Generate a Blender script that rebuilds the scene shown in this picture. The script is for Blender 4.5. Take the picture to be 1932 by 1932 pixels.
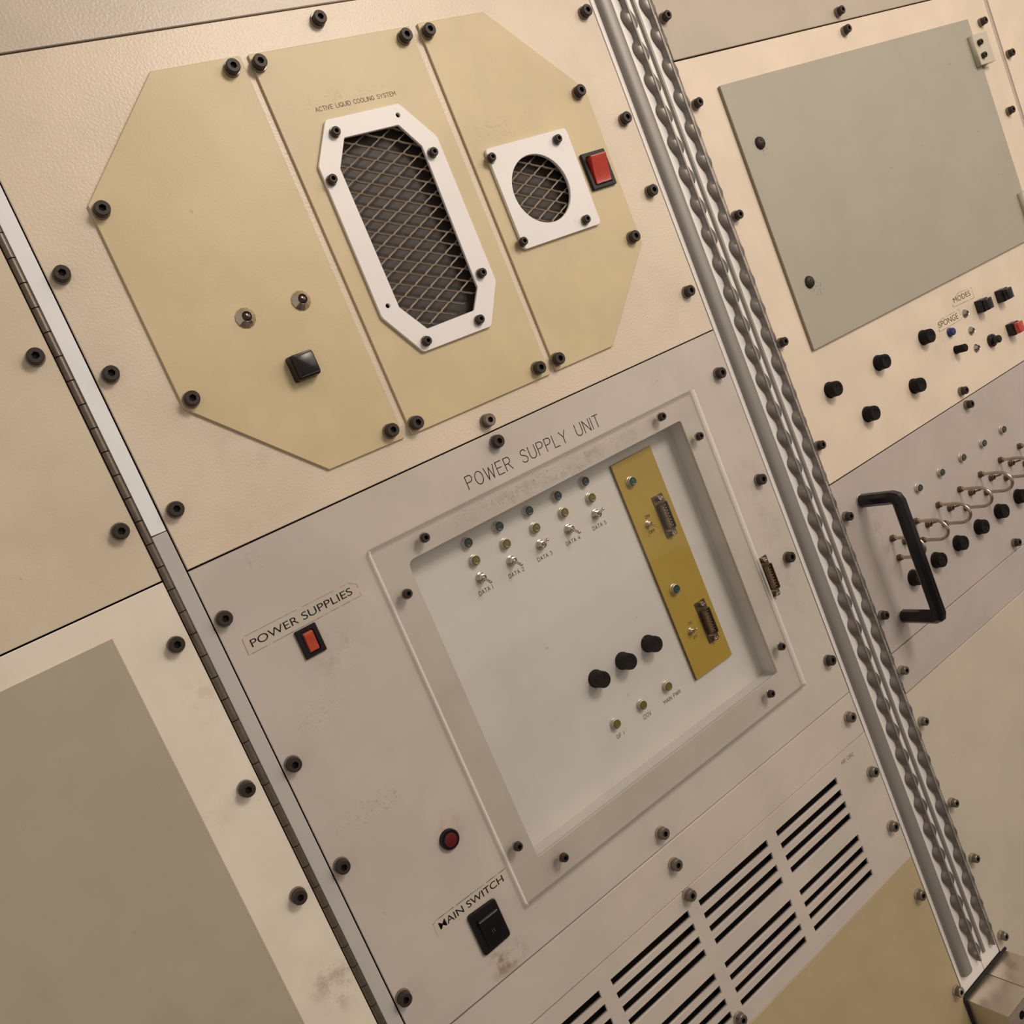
import bpy, bmesh, math, random
from mathutils import Matrix, Vector
random.seed(4)
S = bpy.context.scene
for o in list(bpy.data.objects): bpy.data.objects.remove(o)
PI = math.pi
# ---------------------------------------------------------------- camera, world, lights
FPX = 1752.84                      # focal length in pixels of the 1932 px frame
CD = 618.19                        # camera distance from the wall, mm
EYE = 1.6                          # camera height above the floor, m
RM = Matrix(((0.77424328, 0.40272591, -0.48822043),
             (-0.50273113, -0.07725744, -0.86098356),
             (-0.38445905, 0.91205435, 0.1426468)))
RM[1][2] = -0.86098356
cd = bpy.data.cameras.new('camera'); cam = bpy.data.objects.new('camera', cd)
S.collection.objects.link(cam)
cd.sensor_width = 36; cd.sensor_fit = 'HORIZONTAL'; cd.lens = FPX / 1932 * 36
cd.clip_start = 0.02; cd.clip_end = 50
mw = RM.to_4x4(); mw.translation = Vector((0, -CD / 1000, EYE)); cam.matrix_world = mw
S.camera = cam

WT = (1.0, 0.86, 0.715)            # warm white of the lamps (linear)
w = bpy.data.worlds.new('room_light'); S.world = w; w.use_nodes = True
bg = w.node_tree.nodes['Background']; bg.inputs[0].default_value = (*WT, 1); bg.inputs[1].default_value = 0.42

def area(name, loc, target, size, power, sy=None):
    l = bpy.data.lights.new(name, 'AREA'); l.shape = 'RECTANGLE'; l.size = size; l.size_y = sy or size
    l.energy = power; l.color = WT
    o = bpy.data.objects.new(name, l); S.collection.objects.link(o)
    o.location = loc; d = Vector(target) - Vector(loc); o.rotation_euler = d.to_track_quat('-Z', 'Y').to_euler()
    return o
area('ceiling_and_fill_lamp', (1.02, -1.35, EYE + 0.86), (0.45, 0, EYE - 0.1), 0.42, 13, 0.42)
area('ceiling_and_fill_lamp', (2.00, -1.70, EYE + 0.62), (0.6, 0, EYE - 0.3), 1.3, 12.5, 1.0)  # fill lamp added to light the lower right
vs = S.view_settings
S.display_settings.display_device = 'sRGB'
vs.view_transform = 'Standard'; vs.look = 'None'; vs.exposure = 0.0; vs.gamma = 1.0; vs.use_curve_mapping = False

# ---------------------------------------------------------------- coordinates
# wall coordinates: x right, z up, out = height above the wall face; all mm
def U(px, py, out=0.0):
    """wall point (x, z) in mm seen at photo pixel px, py, at height out above the wall face"""
    v = RM @ Vector((px - 966.0, -(py - 966.0), -FPX))
    t = (CD - out) / v.y
    return (v.x * t, v.z * t)
def crop(ox, oy, s):
    return lambda x, y, out=0.0: U(ox + x / s, oy + y / s, out)
def W(x, z, out=0.0): return Vector((x / 1000, -out / 1000, EYE + z / 1000))

# ---------------------------------------------------------------- materials
def lin(c):
    c = c / 255
    return c / 12.92 if c <= 0.04045 else ((c + 0.055) / 1.055) ** 2.4
def P(r, g, b, k=0.92):
    """albedo of a surface that reads r, g, b under the warm lamps"""
    return tuple(min(0.93, lin(c) / (k * t)) for c, t in zip((r, g, b), WT))
class N:
    def __init__(s, name):
        m = bpy.data.materials.new(name); m.use_nodes = True; s.m = m; s.t = m.node_tree
        s.b = s.t.nodes['Principled BSDF']; s.out = s.t.nodes['Material Output']
    def node(s, typ, **kw):
        n = s.t.nodes.new(typ)
        for k, v in kw.items():
            if k.startswith('i_'): n.inputs[k[2:].replace('_', ' ')].default_value = v
            else: setattr(n, k, v)
        return n
    def link(s, a, b): s.t.links.new(a, b)
    def math(s, op, a, b=None, c=None, clamp=False):
        n = s.t.nodes.new('ShaderNodeMath'); n.operation = op; n.use_clamp = clamp
        for i, v in enumerate((a, b, c)):
            if v is None: continue
            if isinstance(v, (int, float)): n.inputs[i].default_value = v
            else: s.link(v, n.inputs[i])
        return n.outputs[0]
    def pos(s):
        if not hasattr(s, '_p'): s._p = s.node('ShaderNodeNewGeometry').outputs['Position']
        return s._p
    def noise(s, scale, detail=3, rough=0.5, vec=None):
        n = s.node('ShaderNodeTexNoise'); n.inputs['Scale'].default_value = scale
        n.inputs['Detail'].default_value = detail; n.inputs['Roughness'].default_value = rough
        s.link(vec if vec is not None else s.pos(), n.inputs['Vector']); return n.outputs['Fac']
    def ramp(s, v, a, b):
        n = s.node('ShaderNodeMapRange'); n.inputs[1].default_value = a; n.inputs[2].default_value = b
        n.interpolation_type = 'SMOOTHSTEP'
        s.link(v, n.inputs[0]); return n.outputs[0]
    def mix(s, f, a, b):
        n = s.node('ShaderNodeMix'); n.data_type = 'RGBA'
        if isinstance(f, (int, float)): n.inputs[0].default_value = f
        else: s.link(f, n.inputs[0])
        for i, v in ((6, a), (7, b)):
            if isinstance(v, tuple): n.inputs[i].default_value = (*v[:3], 1)
            else: s.link(v, n.inputs[i])
        return n.outputs[2]
    def spot(s, x, z, rx, rz, ang=0):
        """soft elliptical region centred on wall point x, z (mm)"""
        m = s.node('ShaderNodeMapping'); m.vector_type = 'TEXTURE'
        m.inputs['Location'].default_value = (x / 1000, 0, EYE + z / 1000)
        m.inputs['Rotation'].default_value = (0, ang, 0)
        m.inputs['Scale'].default_value = (rx / 1000, 1.0, rz / 1000)
        s.link(s.pos(), m.inputs['Vector'])
        l = s.node('ShaderNodeVectorMath'); l.operation = 'LENGTH'; s.link(m.outputs[0], l.inputs[0])
        return s.ramp(l.outputs['Value'], 1.0, 0.25)
def paint(name, c, rough=0.42, grain=0.16, mottle=0.05, spots=(), spec=0.5):
    n = N(name); b = n.b
    c2 = tuple(x * (1 - mottle * 1.6) for x in c)
    f = n.ramp(n.noise(14, 3, 0.6), 0.35, 0.65)
    col = n.mix(f, c, c2)
    fine = n.ramp(n.noise(420, 2, 0.6), 0.62, 0.78)
    fine = n.math('MULTIPLY', fine, 0.10)
    col = n.mix(fine, col, tuple(x * 0.6 for x in c))
    # sparse specks of dirt
    sp = n.ramp(n.noise(95, 2, 0.5), 0.765, 0.80)
    sp = n.math('MULTIPLY', sp, 0.35)
    col = n.mix(sp, col, tuple(x * 0.35 for x in c))
    for (x, z, rx, rz, kind, st, dc) in spots:
        sm = n.spot(x, z, rx, rz)
        if kind == 'speck': nn = n.ramp(n.noise(620, 3, 0.65), 0.60, 0.68)
        elif kind == 'streak': nn = n.ramp(n.noise(300, 4, 0.8), 0.52, 0.64)
        else: nn = n.ramp(n.noise(75, 5, 0.7), 0.42, 0.66)
        f = n.math('MULTIPLY', n.math('MULTIPLY', sm, nn), st)
        col = n.mix(f, col, dc)
    n.link(col, b.inputs['Base Color'])
    b.inputs['Roughness'].default_value = rough
    b.inputs['Specular IOR Level'].default_value = spec
    if grain:
        bp = n.node('ShaderNodeBump'); bp.inputs['Strength'].default_value = grain; bp.inputs['Distance'].default_value = 0.0006
        n.link(n.noise(560, 2, 0.5), bp.inputs['Height']); n.link(bp.outputs[0], b.inputs['Normal'])
    return n.m
def plain(name, c, rough=0.4, metal=0.0, spec=0.5, bump=0, coat=0):
    n = N(name); b = n.b
    col = n.mix(n.ramp(n.noise(160, 3, 0.6), 0.3, 0.7), tuple(x * 0.9 for x in c), tuple(min(1, x * 1.06) for x in c))
    n.link(col, b.inputs['Base Color']); b.inputs['Roughness'].default_value = rough
    b.inputs['Metallic'].default_value = metal; b.inputs['Specular IOR Level'].default_value = spec
    b.inputs['Coat Weight'].default_value = coat
    if bump:
        bp = n.node('ShaderNodeBump'); bp.inputs['Strength'].default_value = bump; bp.inputs['Distance'].default_value = 0.0004
        n.link(n.noise(900, 2, 0.5), bp.inputs['Height']); n.link(bp.outputs[0], b.inputs['Normal'])
    return n.m
def brushed(name, c, rough=0.35, axis=2, metal=1.0, amount=0.2):
    n = N(name); b = n.b
    m = n.node('ShaderNodeMapping'); sc = [420, 420, 420]; sc[axis] = 9
    m.inputs['Scale'].default_value = sc; n.link(n.pos(), m.inputs['Vector'])
    f = n.noise(1.0, 3, 0.6, m.outputs[0])
    col = n.mix(f, tuple(x * (1 - amount) for x in c), tuple(min(1, x * (1 + amount)) for x in c))
    n.link(col, b.inputs['Base Color'])
    r = n.node('ShaderNodeMapRange'); n.link(f, r.inputs[0]); r.inputs[3].default_value = rough - 0.08; r.inputs[4].default_value = rough + 0.12
    n.link(r.outputs[0], b.inputs['Roughness']); b.inputs['Metallic'].default_value = metal
    return n.m
dirt = P(120, 98, 70); dark_dirt = P(70, 52, 36)
CREAM = P(214, 187, 157); GREY = P(192, 172, 153)
M = {}
M['cream'] = paint('cream_paint', CREAM, rough=.35, grain=.34, spots=[
    (160, -25, 60, 12, 'smear', .10, dirt), (565, 160, 20, 60, 'smear', .16, dirt), (190, 20, 40, 30, 'smear', .12, dirt)])
M['cream_left'] = paint('cream_paint_dimmed', P(207, 182, 150))  # darker copy of the cream; weaker light on the left is in the colour
M['top'] = paint('top_strip_paint', P(196, 172, 148), rough=.35, grain=.34)
M['top_right'] = paint('pale_olive_paint', P(180, 158, 134), grain=.1)
M['cream_right'] = paint('cream_paint_smooth', P(222, 194, 163), grain=.05, spots=[(905, -150, 50, 30, 'smear', .12, dirt)])
M['white_left'] = paint('white_paint', P(227, 204, 177), grain=.03, spots=[
    (88, -118, 18, 22, 'smear', .30, P(180, 130, 110)), (66, -190, 20, 25, 'smear', .12, dirt), (86, -330, 25, 30, 'smear', .45, dirt)])
x0, z0 = U(1060, 905)
M['grey'] = paint('grey_paint', GREY, grain=.04, spots=[
    (U(1000, 905)[0], U(1000, 905)[1], 130, 9, 'speck', .75, dark_dirt),
    (400, -91, 130, 12, 'speck', .85, dark_dirt), (400, -91, 150, 9, 'smear', .40, dirt),
    (U(640, 1230)[0], U(640, 1230)[1], 34, 26, 'smear', .38, P(150, 128, 100)),
    (U(600, 1340)[0], U(600, 1340)[1], 30, 18, 'streak', .4, P(150, 128, 100)),
    (U(700, 1525)[0], U(700, 1525)[1], 40, 14, 'streak', .35, dirt),
    (U(850, 1560)[0], U(850, 1560)[1], 18, 18, 'smear', .45, P(160, 128, 92)),
    (U(955, 1810)[0], U(955, 1810)[1], 24, 16, 'smear', .75, P(120, 92, 62)),
    (U(480, 1060)[0], U(480, 1060)[1], 10, 12, 'streak', .4, P(150, 120, 100)),
    (597, -240, 20, 150, 'smear', .16, dirt)])
M['grey_lower'] = paint('grey_paint_lower', P(195, 174, 154), grain=.03)
M['grey_right'] = paint('grey_paint_right', P(181, 161, 145), grain=.04, spots=[(735, -300, 22, 60, 'smear', .22, dirt)])
M['tray'] = paint('tray_paint', P(206, 190, 173), grain=.02, mottle=.03, rough=.5, spots=[
    (430, -355, 170, 12, 'speck', .55, dirt)])
M['yellow'] = paint('yellow_plate_paint', P(201, 173, 127), grain=.08, spots=[
    (480, 178, 60, 14, 'streak', .22, dirt), (350, 226, 60, 8, 'streak', .3, dirt)])
M['tan'] = paint('tan_paint', P(177, 151, 111), grain=.06)
M['green'] = paint('sage_paint', P(165, 150, 127), grain=.06, mottle=.03, spots=[
    (U(1432, 275)[0], U(1432, 275)[1], 14, 14, 'streak', .8, dark_dirt), (U(1536, 545)[0], U(1536, 545)[1], 14, 14, 'streak', .8, dark_dirt)])
M['green_dark'] = paint('sage_paint_dark', P(172, 153, 127), grain=.06, mottle=.03)
M['green_lower'] = paint('sage_paint_lower', P(193, 173, 147), grain=.05, mottle=.04)
M['edge_olive'] = paint('olive_edge', P(140, 126, 92), grain=0)
M['alu_plate'] = paint('anodised_aluminium', P(228, 211, 196), rough=.38, grain=.03, mottle=.02)
M['strip_lit'] = paint('aluminium_strip_lit', P(230, 218, 206), rough=.36, grain=.02, mottle=.02)  # same aluminium as the lower strip; its reflection is put into the colour
M['strip_unlit'] = paint('aluminium_strip_unlit', P(184, 169, 154), rough=.4, grain=.02, mottle=.02)  # aluminium strip without the painted reflection
M['gold'] = paint('mustard_paint', P(168, 134, 50), rough=.38, grain=.05, mottle=.05)
M['gold_dark'] = paint('mustard_edge', P(110, 84, 34), grain=0)
M['dark'] = plain('dark_void', (.006, .005, .004), .9, spec=.1)
M['film'] = plain('dark_film', (.062, .053, .049), .45, spec=.25)
M['mesh'] = plain('expanded_metal', (.40, .335, .27), .45, metal=.45)
M['cap'] = plain('blackened_steel', (.034, .025, .021), .5, metal=.0, spec=.35)
M['cap_lit'] = plain('cap_steel_lit', (.20, .175, .15), .38, metal=.7)  # greyer copy of the screw cap; brighter reflections are put into the colour
M['socket'] = plain('socket_dark', (.008, .007, .006), .7, spec=.2)
M['washer'] = plain('smoky_washer', (.16, .125, .095), .22, spec=.7, coat=.4)
M['washer_zinc'] = plain('zinc_washer', (.42, .36, .29), .3, metal=.6)
M['black'] = plain('black_plastic', (.007, .0065, .008), .4, spec=.3)
M['knob'] = plain('knob_plastic', (.0055, .0045, .0045), .6, spec=.22)
M['black_gloss'] = plain('black_gloss', (.005, .0045, .008), .25, spec=.4)
M['red'] = plain('red_plastic', (.50, .035, .02), .18, spec=.6, coat=.5)
M['red_deep'] = plain('dark_red_plastic', (.11, .008, .009), .3, spec=.5)
M['red_orange'] = plain('orange_red_plastic', (.48, .065, .03), .28, spec=.5)
M['blue'] = plain('blue_plastic', (.012, .035, .16), .25, spec=.5)
M['chrome'] = plain('chrome', (.62, .56, .50), .16, metal=1)
M['steel'] = plain('nickel_steel', (.52, .44, .36), .25, metal=1)
M['brass'] = plain('dark_brass', (.17, .13, .09), .36, metal=.9)
M['tin'] = plain('tinned_shell', (.74, .65, .56), .24, metal=1)
M['pinblock'] = plain('pin_block', (.26, .17, .10), .5)
M['zincy'] = plain('pale_ring', (.55, .50, .44), .35, metal=.5)
M['teal'] = plain('teal_lens', (.004, .028, .030), .22, spec=.4)
M['green_lens'] = plain('green_lens', (.006, .065, .052), .2, spec=.5)
M['yellow_lens'] = plain('olive_yellow_lens', (.15, .125, .022), .2, spec=.5)
M['lens_dark'] = plain('smoked_lens', (.03, .035, .03), .1, spec=.7, coat=.6)
M['maroon'] = plain('maroon_lens', (.022, .006, .007), .15, spec=.6)
M['ink'] = plain('black_ink', (.010, .009, .008), .6, spec=.2)
M['ink_soft'] = plain('faded_ink', P(120, 100, 74), .6, spec=.2)
M['ink_brown'] = plain('brown_ink', P(96, 74, 50), .6, spec=.2)
M['tape'] = paint('clear_label_tape', P(190, 170, 148), rough=.45, grain=.02)
M['tape_cream'] = paint('clear_label_tape_cream', P(221, 193, 161), rough=.45, grain=.02)
M['tape_edge'] = plain('grimy_label_edge', P(146, 124, 96), .6, spec=.2)
M['base_strip'] = brushed('channel_aluminium', (.82, .80, .79), .42, 2, metal=.12, amount=.04)
M['bar'] = brushed('bar_aluminium', (.30, .285, .275), .5, 2, metal=.4, amount=.08)
M['twist'] = brushed('aluminium_dark_reflection', (.27, .245, .23), .40, 2, metal=.8, amount=.06)  # darkened: the dark room it would mirror is put into the colour
M['twist_edge'] = brushed('twisted_edge', (.30, .275, .26), .45, 2, metal=.4, amount=.06)
M['block'] = brushed('brushed_block', (.60, .53, .45), .34, 0, metal=.85, amount=.10)
M['gasket'] = plain('black_gasket', (.012, .009, .007), .7, bump=.3)
M['hinge'] = plain('hinge_steel', (.17, .14, .115), .42, metal=.7, bump=.1)
M['hinge_joint'] = plain('hinge_gap', (.03, .022, .018), .7)
M['hinge_plate'] = paint('hinge_leaf_paint', P(196, 178, 150), grain=.02)
M['floor'] = plain('room_floor', (.20, .18, .16), .7)
# clear acrylic: thin sheet that lets light straight through and reflects a little
def acrylic():
    n = N('clear_acrylic'); t = n.t
    tr = n.node('ShaderNodeBsdfTransparent'); tr.inputs[0].default_value = (.992, .992, .988, 1)
    gl = n.node('ShaderNodeBsdfGlossy'); gl.inputs['Roughness'].default_value = .04
    lw = n.node('ShaderNodeLayerWeight'); lw.inputs[0].default_value = .5
    fr = n.math('MULTIPLY_ADD', n.math('POWER', lw.outputs['Facing'], 5.0), .9, .035)
    mx = n.node('ShaderNodeMixShader'); n.link(fr, mx.inputs[0]); n.link(tr.outputs[0], mx.inputs[1]); n.link(gl.outputs[0], mx.inputs[2])
    n.link(mx.outputs[0], n.out.inputs[0]); return n.m
def acrylic_edge():
    n = N('acrylic_cut_edge')
    tr = n.node('ShaderNodeBsdfTransparent'); tr.inputs[0].default_value = (.9, .9, .88, 1)
    df = n.node('ShaderNodeBsdfTranslucent'); df.inputs['Color'].default_value = (.96, .95, .93, 1)
    mx = n.node('ShaderNodeMixShader'); mx.inputs[0].default_value = .72
    n.link(tr.outputs[0], mx.inputs[1]); n.link(df.outputs[0], mx.inputs[2]); n.link(mx.outputs[0], n.out.inputs[0]); return n.m
M['acrylic'] = acrylic(); M['acrylic_edge'] = acrylic_edge()

# ---------------------------------------------------------------- object helpers
POS = {}
def link(o, x, z, out, parent=None):
    S.collection.objects.link(o); POS[o] = (x, z, out)
    if parent is None: o.location = W(x, z, out)
    else:
        p = POS[parent]; o.parent = parent
        o.location = Vector(((x - p[0]) / 1000, -(out - p[2]) / 1000, (z - p[1]) / 1000))
    return o
def tag(o, label=None, cat=None, group=None, kind=None):
    if label: o['label'] = label
    if cat: o['category'] = cat
    if group: o['group'] = group
    if kind: o['kind'] = kind
    return o
def obj(name, me, mats, x, z, out, parent=None, label=None):
    if not isinstance(mats, (list, tuple)): mats = [mats]
    if not me.materials:
        for m in mats: me.materials.append(M[m])
    o = bpy.data.objects.new(name, me); link(o, x, z, out, parent)
    if label: o['label'] = label
    return o
def from_bm(bm, smooth=None):
    me = bpy.data.meshes.new('m'); bmesh.ops.recalc_face_normals(bm, faces=bm.faces)
    bm.to_mesh(me); bm.free()
    if smooth is not None:
        me.polygons.foreach_set('use_smooth', [True] * len(me.polygons))
        me.set_sharp_from_angle(angle=math.radians(smooth))
    return me
def rounded(pts, r, seg=4):
    """polygon with rounded corners; r a number or one per corner"""
    n = len(pts); out = []
    rs = r if isinstance(r, (list, tuple)) else [r] * n
    for i in range(n):
        p = Vector(pts[i]); a = Vector(pts[i - 1]); b = Vector(pts[(i + 1) % n]); rr = rs[i]
        if rr <= 0: out.append(tuple(p)); continue
        u = (a - p).normalized(); v = (b - p).normalized()
        ang = u.angle(v); d = min(rr / math.tan(ang / 2), (a - p).length * .45, (b - p).length * .45)
        A = p + u * d; B = p + v * d
        for k in range(seg + 1):
            t = k / seg
            out.append(tuple((1 - t) ** 2 * A + 2 * t * (1 - t) * p + t * t * B))
    return out
def rect(x0, z0, x1, z1): return [(x0, z0), (x1, z0), (x1, z1), (x0, z1)]
def circ(x, z, r, n=32, rz=None): return [(x + r * math.cos(2 * PI * k / n), z + (rz or r) * math.sin(2 * PI * k / n)) for k in range(n)]
def plate_mesh(outer, holes, out0, out1, bevel=0.25, org=(0, 0, 0)):
    """flat plate with holes, filled by a 2D curve, extruded from out0 to out1"""
    cu = bpy.data.curves.new('c', 'CURVE'); cu.dimensions = '2D'; cu.fill_mode = 'BOTH'
    th = (out1 - out0) / 1000
    bv = min(bevel / 1000, th * .45)
    cu.extrude = th / 2 - bv; cu.bevel_depth = bv; cu.bevel_resolution = 0; cu.offset = -bv
    for poly in [outer] + list(holes):
        s = cu.splines.new('POLY'); s.points.add(len(poly) - 1); s.use_cyclic_u = True
        for q, (x, z) in zip(s.points, poly): q.co = ((x - org[0]) / 1000, (z - org[1]) / 1000, 0, 1)
    o = bpy.data.objects.new('tmp', cu); S.collection.objects.link(o)
    dg = bpy.context.evaluated_depsgraph_get(); me = bpy.data.meshes.new_from_object(o.evaluated_get(dg))
    bpy.data.objects.remove(o); bpy.data.curves.remove(cu)
    mid = ((out0 + out1) / 2 - org[2]) / 1000
    me.transform(Matrix(((1, 0, 0, 0), (0, 0, -1, -mid), (0, 1, 0, 0), (0, 0, 0, 1))))
    me.materials.clear()
    return me
def plate(name, outer, holes, out0, out1, mats, parent=None, bevel=0.25, label=None, edge=None):
    xs = [p[0] for p in outer]; zs = [p[1] for p in outer]
    cx, cz = (min(xs) + max(xs)) / 2, (min(zs) + max(zs)) / 2
    me = plate_mesh(outer, holes, out0, out1, bevel, (cx, cz, out0))
    if not isinstance(mats, (list, tuple)): mats = [mats]
    for m in mats: me.materials.append(M[m])
    if edge is not None:
        me.materials.append(M[edge])
        for f in me.polygons:
            f.material_index = len(mats) if abs(f.normal.y) < .5 else 0
    else:
        for f in me.polygons: f.material_index = 0
    return obj(name, me, mats, cx, cz, out0, parent, label)
def lathe(prof, n=24, hexes=(), smooth=38):
    """prof: (radius, out) list, turned about the outward axis; indices in hexes get a hexagonal ring"""
    bm = bmesh.new(); rings = []
    for i, (r, h) in enumerate(prof):
        if r <= 1e-6: rings.append([bm.verts.new((0, -h / 1000, 0))]); continue
        ring = []
        for k in range(n):
            a = 2 * PI * k / n; rr = r
            if i in hexes:
                m = (a % (PI / 3)) - PI / 6; rr = r * math.cos(PI / 6) / math.cos(m)
            ring.append(bm.verts.new((rr * math.cos(a) / 1000, -h / 1000, rr * math.sin(a) / 1000)))
        rings.append(ring)
    for A, B in zip(rings, rings[1:]):
        if len(A) == 1 and len(B) == 1: continue
        for k in range(n):
            k2 = (k + 1) % n
            if len(A) == 1: bm.faces.new((A[0], B[k], B[k2]))
            elif len(B) == 1: bm.faces.new((A[k], A[k2], B[0]))
            else: bm.faces.new((A[k], A[k2], B[k2], B[k]))
    return from_bm(bm, smooth)
def tube(pts, r, n=10, caps=True, smooth=50, flat=None):
    """tube along 3D points given as (x, z, out) mm"""
    P3 = [Vector((p[0], -p[2], p[1])) / 1000 for p in pts]
    bm = bmesh.new(); rings = []
    t0 = (P3[1] - P3[0]).normalized(); up = Vector((0, 0, 1)) if abs(t0.z) < .9 else Vector((1, 0, 0))
    nx = t0.cross(up).normalized()
    for i, p in enumerate(P3):
        t = (P3[min(i + 1, len(P3) - 1)] - P3[max(i - 1, 0)]).normalized()
        nx = (nx - t * nx.dot(t)).normalized(); ny = t.cross(nx)
        rr = r[i] if isinstance(r, (list, tuple)) else r
        rings.append([bm.verts.new(p + (nx * math.cos(2 * PI * k / n) + ny * math.sin(2 * PI * k / n)) * rr / 1000) for k in range(n)])
    for A, B in zip(rings, rings[1:]):
        for k in range(n): bm.faces.new((A[k], A[(k + 1) % n], B[(k + 1) % n], B[k]))
    if caps: bm.faces.new(rings[0]); bm.faces.new(rings[-1])
    return from_bm(bm, smooth)
def box_bm(bm, x0, x1, z0, z1, o0, o1):
    v = [bm.verts.new((x / 1000, -o / 1000, z / 1000)) for x in (x0, x1) for z in (z0, z1) for o in (o0, o1)]
    for f in ((0, 1, 3, 2), (4, 6, 7, 5), (0, 4, 5, 1), (2, 3, 7, 6), (0, 2, 6, 4), (1, 5, 7, 3)): bm.faces.new([v[i] for i in f])
def box(x0, x1, z0, z1, o0, o1, bevel=0, seg=2):
    bm = bmesh.new(); box_bm(bm, x0, x1, z0, z1, o0, o1)
    if bevel: bmesh.ops.bevel(bm, geom=bm.edges[:], offset=bevel / 1000, segments=seg, affect='EDGES', profile=.5)
    return from_bm(bm, 40 if bevel else None)
def taper(poly0, poly1, o0, o1, bevel=0, seg=2):
    """frustum between two polygons with the same number of corners"""
    bm = bmesh.new()
    a = [bm.verts.new((x / 1000, -o0 / 1000, z / 1000)) for x, z in poly0]; b = [bm.verts.new((x / 1000, -o1 / 1000, z / 1000)) for x, z in poly1]
    n = len(a); bm.faces.new(a); bm.faces.new(b)
    for k in range(n): bm.faces.new((a[k], a[(k + 1) % n], b[(k + 1) % n], b[k]))
    if bevel:
        es = [e for e in bm.edges if all(v in b for v in e.verts)]
        bmesh.ops.bevel(bm, geom=es, offset=bevel / 1000, segments=seg, affect='EDGES', profile=.5)
    return from_bm(bm, 35)
# ---------------------------------------------------------------- lettering
G = {  # single-stroke engraving alphabet, unit cap height, (width, strokes)
'A': (.70, [[(0, 0), (.35, 1), (.70, 0)], [(.12, .33), (.58, .33)]]),
'C': (.68, [[(.66, .80), (.55, .94), (.38, 1), (.2, .94), (.06, .78), (0, .5), (.06, .22), (.2, .06), (.38, 0), (.55, .06), (.66, .2)]]),
'D': (.66, [[(0, 0), (0, 1), (.32, 1), (.52, .9), (.64, .7), (.66, .5), (.64, .3), (.52, .1), (.32, 0), (0, 0)]]),
'E': (.58, [[(.58, 0), (0, 0), (0, 1), (.58, 1)], [(0, .52), (.46, .52)]]),
'F': (.56, [[(0, 0), (0, 1), (.56, 1)], [(0, .52), (.44, .52)]]),
'G': (.70, [[(.66, .80), (.55, .94), (.38, 1), (.2, .94), (.06, .78), (0, .5), (.06, .22), (.2, .06), (.38, 0), (.55, .06), (.68, .2), (.68, .45), (.42, .45)]]),
'I': (.0, [[(0, 0), (0, 1)]]),
'L': (.54, [[(0, 1), (0, 0), (.54, 0)]]),
'M': (.76, [[(0, 0), (0, 1), (.38, .35), (.76, 1), (.76, 0)]]),
'N': (.66, [[(0, 0), (0, 1), (.66, 0), (.66, 1)]]),
'O': (.74, [[(.37 + .37 * math.sin(2 * PI * k / 16), .5 + .5 * math.cos(2 * PI * k / 16)) for k in range(17)]]),
'P': (.60, [[(0, 0), (0, 1), (.36, 1), (.52, .94), (.60, .76), (.52, .58), (.36, .5), (0, .5)]]),
'Q': (.74, [[(.37 + .37 * math.sin(2 * PI * k / 16), .5 + .5 * math.cos(2 * PI * k / 16)) for k in range(17)], [(.46, .24), (.74, -.04)]]),
'R': (.62, [[(0, 0), (0, 1), (.36, 1), (.52, .94), (.60, .76), (.52, .58), (.36, .5), (0, .5)], [(.32, .5), (.62, 0)]]),
'S': (.62, [[(.58, .82), (.48, .95), (.30, 1), (.12, .94), (.04, .78), (.1, .62), (.3, .53), (.5, .43), (.6, .25), (.52, .07), (.32, 0), (.12, .05), (.0, .18)]]),
'T': (.62, [[(0, 1), (.62, 1)], [(.31, 1), (.31, 0)]]),
'U': (.66, [[(0, 1), (0, .28), (.1, .08), (.33, 0), (.56, .08), (.66, .28), (.66, 1)]]),
'V': (.66, [[(0, 1), (.33, 0), (.66, 1)]]),
'W': (.94, [[(0, 1), (.22, 0), (.47, .9), (.72, 0), (.94, 1)]]),
'X': (.6, [[(0, 0), (.6, 1)], [(0, 1), (.6, 0)]]),
'Y': (.66, [[(0, 1), (.33, .5), (.66, 1)], [(.33, .5), (.33, 0)]]),
'0': (.6, [[(.3 + .3 * math.sin(2 * PI * k / 16), .5 + .5 * math.cos(2 * PI * k / 16)) for k in range(17)]]),
'1': (.0, [[(0, 0), (0, 1)]]),
'2': (.56, [[(.0, .78), (.1, .95), (.3, 1), (.48, .93), (.54, .74), (.44, .52), (0, 0), (.56, 0)]]),
'3': (.54, [[(.0, 1), (.5, 1), (.24, .6), (.42, .54), (.54, .32), (.44, .08), (.24, 0), (.0, .1)]]),
'4': (.56, [[(.30, 1), (0, .32), (.56, .32)], [(.42, .6), (.42, 0)]]),
'5': (.54, [[(.5, 1), (.06, 1), (.02, .56), (.26, .62), (.48, .5), (.54, .28), (.42, .06), (.2, 0), (.0, .1)]]),
}
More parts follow.
